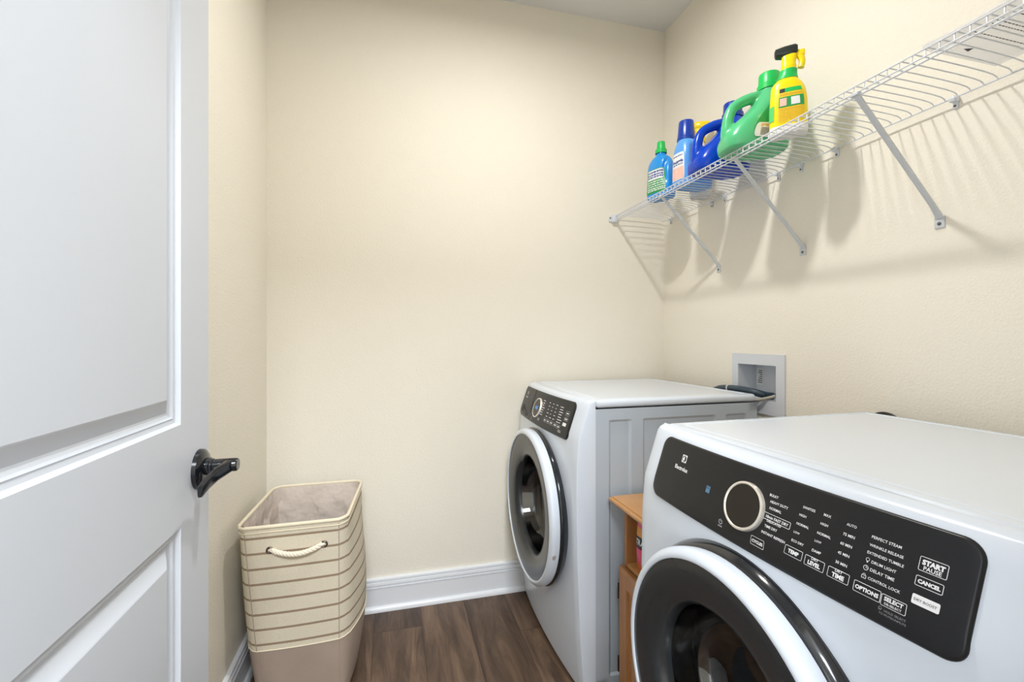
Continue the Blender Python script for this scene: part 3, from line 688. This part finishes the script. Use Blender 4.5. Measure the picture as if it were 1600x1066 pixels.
# ------------------------------------------------------------------ laundry hamper
def make_hamper():
    t = thing('laundry_hamper', 'tall cream laundry hamper with brown stripes, taupe base and rope handle, in the left corner', 'laundry basket', (-0.281, 1.737, 0))
    H = 0.602
    # corners (x,y) at top and bottom, local
    top = [(-0.170, -0.203), (0.146, -0.198), (0.172, 0.202), (-0.152, 0.203)]
    bot = [(-0.108, -0.172), (0.140, -0.176), (0.164, 0.160), (-0.112, 0.165)]
    def ringp(z, ins=0.0, n=14):
        f = z/H; s = f**0.8
        c = [Vector((bot[i][0]*(1-s)+top[i][0]*s, bot[i][1]*(1-s)+top[i][1]*s, z)) for i in range(4)]
        cen = sum(c, Vector())/4; P = []
        bulge = (0.006, 0.034, 0.006, 0.036)
        lo = 0.35 if z < 0.05 else 1.0
        for i in range(4):
            a, b = c[i], c[(i+1) % 4]; d = (b-a); nrm = Vector((d.y, -d.x, 0)).normalized()
            for k in range(n):
                u = k/n; e = min(u, 1-u); rnd = max(0, 1-e/0.10)**2*(0.016-0.010*(1-f))
                w = math.sin(PI*u)*bulge[i]*(math.sin(PI*min(1, f*1.05))+0.25*(1-f))
                p = a+d*u+nrm*w
                p += (cen-p).normalized()*rnd
                p += (Vector((cen.x, cen.y, z))-p).normalized()*ins
                P.append(p)
        if z < 0.03:
            k = 1-0.10*(1-z/0.03)**2
            P = [Vector((cen.x+(p.x-cen.x)*k, cen.y+(p.y-cen.y)*k, z)) for p in P]
        return P
    def shell(z0, z1, nz, ins=0.0, bottom=False, wrinkle=0):
        bm = NB(); R = []
        for j in range(nz+1):
            z = z0+(z1-z0)*j/nz; P = ringp(z, ins)
            if wrinkle:
                P = [p+(Vector((0, 0, z))-p).normalized()*(wrinkle*(0.5+0.5*math.sin(i*1.7+z*23)*math.sin(i*0.61+z*9))*min(1, (H-z)*12)) for i, p in enumerate(P)]
            R.append([bm.verts.new(p) for p in P])
        n = len(R[0])
        for a, b in zip(R, R[1:]):
            for k in range(n): bm.faces.new((a[k], a[(k+1) % n], b[(k+1) % n], b[k]))
        if bottom: bm.faces.new(R[0][::-1])
        return bm
    obj('striped_body', shell(0.217, H, 26), 'stripe', t)
    obj('base_panel', shell(0.0, 0.217, 14, -0.0006, True), 'taupe', t)
    obj('base_seam', tube(NB(), [p for p in ringp(0.217, -0.0012)]+[ringp(0.217, -0.0012)[0]], 0.0016, 6, False), 'piping', t)
    obj('lining', shell(0.03, H-0.002, 40, 0.006, True, 0.022), 'lining', t)
    P = ringp(H, 0.001); obj('rim', tube(NB(), P+[P[0], P[1]], 0.0058, 10, False), 'piping', t)
    P = ringp(H-0.016, -0.0010); obj('rim_band', tube(NB(), P+[P[0], P[1]], 0.0022, 6, False), 'piping', t)
    for ci in range(4):
        pts = [ringp(z, -0.0002)[(1, 13, 29, 41)[ci]] for z in np.linspace(0.02, H-0.01, 14)]
        obj('corner_seam', tube(NB(), pts, 0.0012, 6), 'taupe', t)
    # rope handles front and back with metal eyelets
    def on_face(i, u, z): P = ringp(z); return P[i*14+int(round(u*14))]
    for i, sg in ((0, -1), (2, 1)):
        P = ringp(0.530); a = P[i*14+4].copy(); b = P[i*14+11].copy(); a.z = b.z = 0.530
        for q in (a, b):
            bm = NB(); lathe(bm, [(0.0060, 0.0), (0.0065, 0.0022), (0.0085, 0.0032), (0.0105, 0.0020), (0.0112, 0.0)], 24, 'y')
            for v in bm.verts: v.co = Vector((q.x+v.co.x, q.y+sg*(v.co.y+0.0012), q.z+v.co.z))
            obj('eyelet', bm, 'grommet', t)
            bm = NB(); lathe(bm, [(0.0001, 0.0016), (0.0068, 0.0016)], 24, 'y')
            for v in bm.verts: v.co = Vector((q.x+v.co.x, q.y+sg*v.co.y, q.z+v.co.z))
        bm = NB()
        for s_ in range(3):
            pts = []
            for k in range(61):
                u = k/60; sag = math.sin(PI*u)
                c_ = a.lerp(b, 0.06+u*0.88) + Vector((0, sg*(0.004+0.016*sag**0.6), -0.013*sag))
                ph = 2*PI*(u*4.5)+2*PI*s_/3
                pts.append(c_+Vector((0, math.cos(ph)*0.0030, math.sin(ph)*0.0042)))
            pts = [Vector((a.x, a.y, a.z))]+pts+[Vector((b.x, b.y, b.z))]
            tube(bm, pts, 0.0043, 8)
        obj('rope_handle', bm, 'rope', t)
make_hamper()

# ------------------------------------------------------------------ wire shelf
ZS = 1.783                                            # level of the front top rail
XF_, XBk = 1.077, 1.346
t = thing('wire_shelf', 'long white wire shelf with diagonal braces on the right wall above the machines', 'shelf', (XR, 1.12, ZS))
def Lc(p): return (p[0]-XR, p[1]-1.12, p[2]-ZS)
bm = NB(); y = 2.040
while y > 0.22:
    pts = [(XF_, y, 1.7645), (XF_, y, 1.779), (XF_+0.003, y, 1.7845), (XF_+0.008, y, 1.7862), (XF_+0.09, y, 1.7862), (XF_+0.17, y, 1.7850), (XF_+0.225, y, 1.7830), (XF_+0.252, y, 1.7805), (XF_+0.262, y, 1.7770), (XF_+0.264, y, 1.7720)]
    tube(bm, [Lc(p) for p in pts], 0.0015, 6); y -= 0.0254
obj('deck_wires', bm, 'wire', t)
for nm, x, z, r in (('front_rail', XF_-0.001, 1.7825, 0.0019), ('front_rail', XF_-0.002, 1.7660, 0.0019), ('front_rail', XF_+0.0065, 1.7610, 0.0024), ('back_rail', XBk-0.004, 1.7715, 0.0022)):
    obj(nm, tube(NB(), [Lc((x, 0.205, z)), Lc((x, 2.046, z))], r, 8), 'wire', t)
for yb in (1.655, 1.243, 0.843, 0.437):
    bm = NB()
    # flattened tube brace
    rings = []
    for (x, z, w, h) in ((XF_+0.004, 1.7640, 0.0035, 0.0085), (XF_+0.020, 1.7490, 0.0055, 0.0065), (XR-0.030, 1.5200, 0.0055, 0.0065), (XR-0.008, 1.4950, 0.0050, 0.0080), (XR-0.0045, 1.4860, 0.0025, 0.0100)):
        ring = []
        d = Vector((0.283, 0, -0.27)).normalized(); nrm = Vector((0.27, 0, 0.283)).normalized()
        for k in range(12):
            a, b = sup(2*PI*k/12, w, h, 2.5); p = Vector((x, yb, z))+nrm*a+Vector((0, b, 0)); ring.append(bm.verts.new(Lc(p)))
        rings.append(ring)
    for i in range(4):
        for k in range(12): bm.faces.new((rings[i][k], rings[i][(k+1) % 12], rings[i+1][(k+1) % 12], rings[i+1][k]))
    bm.faces.new(rings[0]); bm.faces.new(rings[-1][::-1])
    a, b = Lc((XR-0.004, yb-0.0115, 1.4610)), Lc((XR-0.0005, yb+0.0115, 1.4900)); box(bm, a[0], b[0], a[1], b[1], a[2], b[2], 0.001, 2)
    a, b = Lc((XF_-0.005, yb-0.010, 1.7600)), Lc((XF_+0.012, yb+0.010, 1.7675)); box(bm, a[0], b[0], a[1], b[1], a[2], b[2], 0.0015, 2)
    br = obj('brace', bm, 'brace', t)
    bm = NB(); lathe(bm, [(0.0045, 0), (0.004, -0.002), (0.0005, -0.0025)], 16, 'x', Lc((XR-0.004, yb, 1.4720))); obj('screw', bm, 'screw', br)
for yc in (1.995, 1.696, 1.613, 1.342, 1.249, 1.119, 0.808, 0.50):
    bm = NB(); a, b = Lc((XR-0.020, yc-0.007, 1.7655)), Lc((XR-0.0005, yc+0.007, 1.7775)); box(bm, a[0], b[0], a[1], b[1], a[2], b[2], 0.002, 2)
    a, b = Lc((XR-0.006, yc-0.005, 1.7500)), Lc((XR-0.0005, yc+0.005, 1.7670)); box(bm, a[0], b[0], a[1], b[1], a[2], b[2], 0.0015, 2)
    cl = obj('wall_clip', bm, 'clip', t)
    bm = NB(); lathe(bm, [(0.003, 0), (0.0026, -0.0016), (0.0004, -0.002)], 12, 'x', Lc((XR-0.006, yc, 1.7560))); obj('screw', bm, 'screw', cl)
bm = NB(); a, b = Lc((XF_-0.018, YB-0.022, 1.7520)), Lc((XF_+0.012, YB-0.0005, 1.7900)); box(bm, a[0], b[0], a[1], b[1], a[2], b[2], 0.004, 3)
a, b = Lc((XF_-0.030, YB-0.006, 1.7560)), Lc((XF_+0.000, YB-0.0005, 1.7830)); box(bm, a[0], b[0], a[1], b[1], a[2], b[2], 0.002, 2)
eb = obj('end_bracket', bm, 'clip', t)
bm = NB(); lathe(bm, [(0.004, 0), (0.0035, -0.0018), (0.0005, -0.002)], 12, 'y', Lc((XF_-0.024, YB-0.006, 1.774))); obj('screw', bm, 'screw', eb)

# packet on the near end of the shelf
ZD_ = 1.7877
t = thing('plastic_packet', 'flat translucent packet with rows of black print on the near end of the shelf', 'packet', (1.205, 0.480, ZD_+0.0008))
bm = NB(); box(bm, -0.118, 0.108, -0.235, 0.228, 0.0, 0.010, 0.004, 3)
bm2 = bm
bmesh.ops.subdivide_edges(bm, edges=[e for e in bm.edges if e.calc_length() > 0.1], cuts=10, use_grid_fill=True)
for v in bm.verts:
    if v.co.z > 0.005: v.co.z += 0.004*math.sin(v.co.x*40)*math.sin(v.co.y*23+1)+0.003
obj('wrapper', bm, 'packet', t)
bm = NB(); random.seed(3)
def dash(x, y, l, w=0.0016): bm.faces.new([bm.verts.new(p) for p in ((x, y-w, -0.0004), (x+l, y-w, -0.0004), (x+l, y+w, -0.0004), (x, y+w, -0.0004))])
for r, y in enumerate((0.165, 0.156, 0.130, 0.121, 0.098, 0.089, 0.062, 0.053, 0.03, 0.02)):
    x = -0.095
    while x < (0.06 if r % 2 == 0 else 0.085): 
        l = random.uniform(0.003, 0.010); dash(x, y, l, 0.0011); x += l+0.0025
bm.faces.new([bm.verts.new(p) for p in ((-0.040, 0.200, -.0004), (-0.020, 0.204, -.0004), (-0.022, 0.192, -.0004))])
obj('small_print', bm, 'ink', t, smooth=False)

# ------------------------------------------------------------------ bottles on the shelf
def cap_mesh(c, r0, r1, h, z0, collar=None, n=40, ribs=0.0):
    bm = NB(); prof = []
    if collar: prof += [(collar[0], z0), (collar[0], z0+collar[1]), (collar[0]-0.002, z0+collar[1]+0.002), (r0, z0+collar[1]+0.003)]
    else: prof += [(r0, z0)]
    prof += [(r1, z0+h-0.003), (r1-0.0012, z0+h-0.0008), (r1-0.003, z0+h), (0.0006, z0+h)]
    lathe(bm, prof, n, 'z', (c[0], c[1], 0), close1=True)
    if ribs:
        for v in bm.verts:
            d = Vector((v.co.x-c[0], v.co.y-c[1])); 
            if d.length > r1*0.9:
                k = 1-ribs*(0.5+0.5*math.cos(math.atan2(d.y, d.x)*20)); v.co.x = c[0]+d.x*k; v.co.y = c[1]+d.y*k
    return bm
def lines(L, a0, a1, zs, m, parent, name='small_print', off=0.0014, h=0.0012, seed=1, gap=0.03):
    random.seed(seed); bm = NB()
    for z in zs:
        a = a0; s = 1 if a1 > a0 else -1
        while (a1-a)*s > 0.03:
            l = min(random.uniform(0.04, 0.14), (a1-a)*s); L.patch(a, a+s*l, z-h, z+h, off, 2, 1, bm); a += s*(l+gap)
    return obj(name, bm, m, parent, smooth=False)
def remesh(o, size, smooth=6):
    m = o.modifiers.new('remesh', 'REMESH'); m.mode = 'VOXEL'; m.voxel_size = size; m.use_smooth_shade = True
    s = o.modifiers.new('smooth', 'SMOOTH'); s.factor = 0.6; s.iterations = smooth

# 1 small light blue bottle with a green cap
t = thing('detergent_bottle', 'small bright-blue bottle with a green cap at the far end of the wire shelf', 'bottle', (1.145, 1.757, ZD_), math.radians(18), 'laundry bottles on the wire shelf')
def dent1(a, z):
    a = a % (2*PI); c = 4.55 - 0.75*math.sin((z-0.02)/0.17*PI*1.1)
    return 0.22*math.exp(-((a-c)/0.26)**2)*math.exp(-((z-0.115)/0.055)**4)
L1 = Loft([(0, 0, 0, .034, .055, 3), (.004, 0, 0, .038, .059, 3), (.03, 0, 0, .040, .062, 3), (.10, 0, 0, .038, .060, 2.8), (.15, 0, .002, .036, .056, 2.5), (.175, 0, .001, .030, .042, 2.2), (.190, 0, 0, .021, .023, 2), (.200, 0, 0, .0195, .0195, 2)], 6, dent1)
obj('body', L1.mesh(64), 'lightblue', t)
obj('cap', cap_mesh((0, 0), .0185, .0165, .052, .198, (.0245, .016), 60, 0.04), 'greencap', t)
lb = obj('label', L1.patch(PI*0.72, PI*1.26, .02, .125, cut=0.05), 'deepgreen', t, label='green and white label')
obj('label_field', L1.patch(PI*0.80, PI*1.22, .078, .122, .0012), 'labelwhite', lb)
lines(L1, PI*1.24, PI*0.8, (.070, .060, .050, .040, .032), M['labelwhite'], lb, h=.0025)
lines(L1, PI*1.20, PI*0.82, (.112, .100, .090), M['inkblue'], lb, 'label_lettering', .0018, .003, 5)

# 2 mid blue softener with navy cap and pink label
t = thing('detergent_bottle', 'sky-blue softener bottle with a dark blue cap and a pale pink label', 'bottle', (1.182, 1.592, ZD_), math.radians(6), 'laundry bottles on the wire shelf')
def dent2(a, z):
    a = a % (2*PI)
    return 0.34*math.exp(-((a-4.50)/0.30)**4)*math.exp(-((z-0.100)/0.050)**4)
L2 = Loft([(0, 0, 0, .070, .046, 3.2), (.004, 0, 0, .075, .051, 3.2), (.03, 0, 0, .078, .053, 3.2), (.11, -.004, 0, .073, .051, 3), (.145, -.016, 0, .058, .047, 2.6), (.168, -.028, 0, .042, .040, 2.2), (.180, -.032, 0, .034, .034, 2), (.188, -.032, 0, .032, .032, 2)], 6, dent2)
obj('body', L2.mesh(72), 'midblue', t)
obj('cap', cap_mesh((-.032, 0), .0335, .0285, .078, .184, (.0355, .010), 60, 0.015), 'navycap', t)
lb = obj('label', L2.patch(2.72, 3.66, .020, .128, cut=0.04), 'labelwhite', t, label='pale label with pink flowers')
obj('label_flowers', L2.patch(2.78, 3.60, .024, .070, .0012), 'labelpink', lb)
bm = NB(); L2.text('Snuggle', 2.82, 3.56, .088, .0018, bm, 0.03); obj('label_lettering', bm, 'inkblue', lb, smooth=False)
lines(L2, 2.84, 3.54, (.081, .116), M['inkblue'], lb, 'small_print', .0016, .0018, 8)

# jugs
def jug(label, loc, rot, body, cap, sc=1.0, seed=1, green=False):
    t = thing('detergent_jug', label, 'jug', loc, rot, 'laundry bottles on the wire shelf')
    L = Loft([(0, -.004, 0, .095, .064, 3.2), (.004, -.004, 0, .102, .071, 3.2), (.03, -.004, 0, .105, .075, 3.2), (.055, .000, 0, .100, .075, 3.1), (.085, .010, 0, .088, .074, 3.0), (.115, .026, 0, .071, .070, 2.8), (.150, .042, 0, .054, .060, 2.5), (.180, .052, 0, .044, .047, 2.2), (.200, .054, 0, .036, .037, 2), (.212, .054, 0, .034, .034, 2)], 6)
    bm = L.mesh(64)
    hp = catmull([(.048, 0, .182), (.010, 0, .186), (-.035, 0, .172), (-.070, 0, .148), (-.085, 0, .112), (-.088, 0, .075), (-.084, 0, .035)], 6)
    rad = list(np.interp(np.linspace(0, 1, len(hp)), [0, .2, .5, .75, 1], [.022, .0190, .0165, .0185, .026]))
    tube(bm, [Vector(p) for p in hp], rad, 16)
    for v in bm.verts: v.co *= sc
    o = obj('body', bm, body, t); remesh(o, 0.0028, 8)
    obj('cap', cap_mesh((.054*sc, 0), .0335*sc, .0320*sc, .056*sc, .208*sc, (.0375*sc, .016*sc), 48, 0.012), cap, t)
    for v in (1,):
        LL = Loft([tuple([s[0]*sc, s[1]*sc, s[2]*sc, s[3]*sc, s[4]*sc, s[5]]) for s in [(0, -.004, 0, .102, .071, 3.2), (.03, -.004, 0, .105, .075, 3.2), (.055, .000, 0, .100, .075, 3.1), (.085, .010, 0, .088, .074, 3.0), (.115, .026, 0, .071, .070, 2.8), (.150, .042, 0, .054, .060, 2.5), (.180, .052, 0, .044, .047, 2.2)]], 6)
    if green:
        lb = obj('label', LL.patch(4.52, 5.45, .020, .150, .0024, cut=0.06), 'deepgreen', t, label='dark green and white label')
        obj('label_field', LL.patch(4.54, 5.42, .022, .066, .0032, cut=0.04), 'labelwhite', lb)
        lines(LL, 4.66, 5.38, (.028, .032, .036, .040, .044, .048), M['ink'], lb, 'small_print', .0038, .0009, 4, 0.01)
        lines(LL, 4.64, 5.38, (.060, .055), M['labelorange'], lb, 'gold_lettering', .0038, .0014, 5, 0.02)
        obj('label_badge', LL.patch(4.74, 4.98, .074, .088, .0032), 'labelwhite', lb)
        lines(LL, 4.80, 4.96, (.077, .081, .085), M['ink'], lb, 'badge_lettering', .0038, .0009, 6, 0.01)
    else:
        lb = obj('label', LL.patch(4.60, 5.50, .018, .085, .0024, cut=0.06), 'labelwhite', t, label='white label')
        lines(LL, 4.72, 5.4, (.028, .034, .040, .046), M['inkblue'], lb, 'small_print', .0032, .0009, 7, 0.01)
    return t
jug('royal-blue detergent jug with a navy cap and looped handle, left of the green jug', (1.176, 1.430, ZD_), math.radians(-8), 'navy', 'navycap', 0.99, 2)
jug('green detergent jug with a bright green cap, beside the yellow spray bottle', (1.153, 1.241, ZD_), math.radians(-14), 'green', 'greencap', 0.98, 3, True)

def spray_head(t, rot, body_m, head_m, z0, s=1.0, name='spray_head', cap_m=None, head=True):
    """trigger head; nozzle points along local +x after rotation rot"""
    R = Matrix.Rotation(rot, 3, 'Z')
    def add(nm, bm, m, lab=None):
        for v in bm.verts: v.co = R @ (v.co*s) + Vector((0, 0, z0))
        return obj(nm, bm, m, t, label=lab)
    bm = NB()
    secs = [(0, 0, 0, .0195, .0185, 2.4), (.020, 0, 0, .0195, .0185, 2.4), (.028, 0, 0, .0180, .0165, 2.6), (.046, .001, 0, .0190, .0145, 2.8), (.056, .002, 0, .0200, .0120, 2.8), (.062, .004, 0, .024, .0120, 2.8)]
    bm = Loft(secs, 4).mesh(28)
    box(bm, .018, .040, -.0085, .0085, .0455, .0625, .004, 2)
    tube(bm, [Vector(p) for p in catmull([(.024, 0, .052), (.031, 0, .040), (.033, 0, .026), (.030, 0, .012)], 5)], [.0085]*16, 10)
    sh = add(name, bm, body_m)
    bm = NB()
    rings = []
    for (x, z, w, h) in ((-.036, .066, .008, .006), (-.033, .066, .014, .012), (-.010, .0645, .0170, .0165), (.016, .066, .0160, .0155), (.022, .066, .012, .012)):
        rings.append([bm.verts.new((x, sup(2*PI*k/20, w, h, 2.6)[0], z+sup(2*PI*k/20, w, h, 2.6)[1])) for k in range(20)])
    for a, b in zip(rings, rings[1:]):
        for k in range(20): bm.faces.new((a[k], a[(k+1) % 20], b[(k+1) % 20], b[k]))
    bm.faces.new(rings[0]); bm.faces.new(rings[-1][::-1])
    o = add('head_cover', bm, head_m)
    return sh
# yellow spray bottle, front right of the row
t = thing('spray_bottle', 'yellow spray bottle with a black-topped trigger head, nearest bottle of the row', 'spray bottle', (1.156, 1.108, ZD_), math.radians(-43), 'laundry bottles on the wire shelf')
L5 = Loft([(0, 0, 0, .046, .027, 3.4), (.004, 0, 0, .049, .031, 3.4), (.03, 0, 0, .050, .032, 3.4), (.09, 0, 0, .049, .032, 3.2), (.125, -.001, 0, .046, .030, 2.9), (.150, -.004, 0, .040, .027, 2.5), (.168, -.003, 0, .027, .022, 2.2), (.185, -.001, 0, .0225, .0205, 2), (.196, 0, 0, .0215, .020, 2)], 6)
zs = [z for z in L5.z if z >= .0225]; obj('body', L5.mesh(64, zs=[.0225]+zs), 'yellow', t)
obj('base', L5.mesh(64, zs=[z for z in L5.z if z < .0225]+[.0225]), 'bottlewhite', t, label='clear whitish base')
bm = NB(); Lc5 = Loft([(.166, -.004, 0, .0300, .0240, 2.2), (.180, -.001, 0, .0245, .0225, 2), (.194, 0, 0, .0235, .0220, 2)], 4); obj('neck_band', Lc5.mesh(48), 'greencap', t)
def head_at(t, dx, **k):
    n0 = set(t.children); spray_head(t, **k)
    for o in t.children:
        if o not in n0:
            for v in o.data.vertices: v.co.x += dx
head_at(t, .001, rot=0, body_m=M['yellow'], head_m=M['nozzle'], z0=.184, s=1.04)
fr = 4.712   # the face turned to the room
lb = obj('label', L5.patch(4.32, 5.42, .030, .135, .0008, cut=.10), mat('label_yellow', (0.90, 0.66, 0.01, 1), 0.5), t, label='yellow label with green boxes and pictograms')
obj('label_header', L5.patch(4.36, 4.62, .119, .131, .0014), 'ink', lb); obj('label_header', L5.patch(4.62, 5.34, .119, .131, .0014), 'greencap', lb)
bm = NB(); L5.patch(4.36, 5.40, .074, .105, .0014, bm=bm); obj('label_box', bm, 'deepgreen', lb)
obj('pictogram', L5.patch(4.42, 4.68, .078, .101, .0020), 'labelpink', lb); obj('pictogram', L5.patch(4.74, 5.10, .078, .101, .0020), 'labelwhite', lb)
lines(L5, 4.37, 5.34, (.114, .110), M['labelorange'], lb, 'lettering', .0016, .0009, 11, .01)
lines(L5, 4.37, 5.36, (.070, .066, .061, .056, .051, .046, .041, .036), M['labelorange'], lb, 'small_print', .0016, .0010, 12, .012)
lb = obj('label', L5.patch(3.25, 4.02, .040, .085, .0012, cut=.0), mat('label_leafgreen', (0.10, 0.60, 0.15, 1), 0.45), t, label='green side label')

# white spray bottle with yellow trigger, behind
t = thing('spray_bottle', 'white spray bottle with a yellow trigger head, half hidden behind the two blue bottles', 'spray bottle', (1.293, 1.690, ZD_), math.radians(-20), 'laundry bottles on the wire shelf')
L6 = Loft([(0, 0, 0, .038, .028, 3), (.004, 0, 0, .042, .032, 3), (.12, 0, 0, .042, .032, 3), (.18, 0, 0, .036, .028, 2.6), (.215, 0, 0, .020, .019, 2.1), (.242, 0, 0, .016, .016, 2)], 6)
obj('body', L6.mesh(48), 'bottlewhite', t)
lb = obj('label', L6.patch(3.6, 5.8, .03, .17, .0008), 'inkblue', t, label='dark blue label'); obj('label_field', L6.patch(4.2, 5.2, .08, .13, .0014), 'labelorange', lb)
spray_head(t, math.radians(165), M['yellow'], M['yellow'], .236, 1.1)

# ------------------------------------------------------------------ washer outlet box and hoses
t = thing('outlet_box', 'white recessed washer outlet box in the right wall behind the washing machine', 'wall box', (XR, 1.4455, 1.01))
def Lo(x, y, z): return (x-XR, y-1.4455, z-1.01)
def lbox(bm, x0, x1, y0, y1, z0, z1, b=0.0): a, c = Lo(x0, y0, z0), Lo(x1, y1, z1); return box(bm, a[0], c[0], a[1], c[1], a[2], c[2], b)
bm = NB(); F0, F1, G0, G1 = 1.314, 1.571, 0.893, 1.118
for (a, b, c, d) in ((F0, OY0+.002, G0, G1), (OY1-.002, F1, G0, G1), (OY0+.002, OY1-.002, G0, OZ0+.002), (OY0+.002, OY1-.002, OZ1-.002, G1)): lbox(bm, XR-0.0065, XR-0.0004, a, b, c, d)
bmesh.ops.remove_doubles(bm, verts=bm.verts[:], dist=1e-5)
obj('frame', bm, 'box', t, smooth=False)
bm = NB(); D2 = XR+0.085
lbox(bm, XR-.004, D2, OY0+.0005, OY0+.003, OZ0+.0005, OZ1-.0005); lbox(bm, XR-.004, D2, OY1-.003, OY1-.0005, OZ0+.0005, OZ1-.0005)
lbox(bm, XR-.004, D2, OY0+.003, OY1-.003, OZ0+.0005, OZ0+.003); lbox(bm, XR-.004, D2, OY0+.003, OY1-.003, OZ1-.003, OZ1-.0005); lbox(bm, D2-.003, D2, OY0+.003, OY1-.003, OZ0+.003, OZ1-.003)
obj('recess', bm, 'box', t, smooth=False)
lb = obj('sticker', lbox(NB(), D2-.0045, D2-.0031, 1.500, 1.534, .990, 1.058), 'labelwhite', t, smooth=False, label='small printed white sticker')
bm = NB(); random.seed(6)
for k in range(7): lbox(bm, D2-.0049, D2-.0046, 1.504, 1.504+random.uniform(.012, .026), .999+.0078*k, .9999+.0078*k+.002)
obj('sticker_print', bm, 'ink', lb, smooth=False)
bm = NB(); tube(bm, [Lo(XR+.045, 1.372, OZ0+.003), Lo(XR+.045, 1.372, .972)], .009, 14); tube(bm, [Lo(XR+.045, 1.372, .968), Lo(XR+.012, 1.368, .968)], .008, 14)
vv = obj('valve', bm, 'screw', t); bm = NB(); tube(bm, [Lo(XR+.030, 1.366, .974), Lo(XR+.026, 1.352+.010, .984)], .0055, 10); obj('valve_handle', bm, 'bottlewhite', vv)
t = thing('drain_hose', 'thick slate-blue drain hose arching from behind the washer into the wall box', 'hose', (1.335, 1.62, 0.90))
hp = catmull([(1.330, 1.690, .80), (1.328, 1.672, .925), (1.328, 1.625, .964), (1.329, 1.555, .9755), (1.330, 1.495, .977), (1.338, 1.450, .974), (1.356, 1.422, .967), (1.380, 1.415, .961), (1.400, 1.412, .959)], 8)
rad = [0.0135+0.0004*math.sin(i*2.2) for i in range(len(hp))]
obj('hose', tube(NB(), [Vector(p)-Vector((1.335, 1.62, 0.90)) for p in hp], rad, 18), 'hose', t)
bm = NB(); tube(bm, [Vector((1.329, 1.560, .9750))-Vector((1.335, 1.62, 0.90)), Vector((1.329, 1.555, .9757))-Vector((1.335, 1.62, 0.90))], .0155, 20); obj('hose_tie', bm, 'bottlewhite', t)
t = thing('supply_hose', 'thin pale grey water supply hose reaching the valve in the wall box', 'hose', (1.335, 1.50, 0.90))
hp = catmull([(1.318, 1.520, .78), (1.322, 1.500, .900), (1.328, 1.460, .936), (1.340, 1.415, .9465), (1.356, 1.385, .957), (1.372, 1.371, .965)], 7)
obj('hose', tube(NB(), [Vector(p)-Vector((1.335, 1.50, 0.90)) for p in hp], .0058, 12), 'pipe', t)
t = thing('power_cord', 'black cord loop just showing over the rear edge of the dryer', 'cord', (1.335, 0.958, 0.80))
hp = arc_pts(lambda a: (0.0, 0.052*math.cos(a), 0.1165+0.052*math.sin(a)), -0.35*PI, 1.35*PI, 36)
obj('cord', tube(NB(), [(0, 0.02, -0.02), (0, 0.022, 0.02)]+[Vector(p) for p in hp], .0045, 10), 'rubber', t)
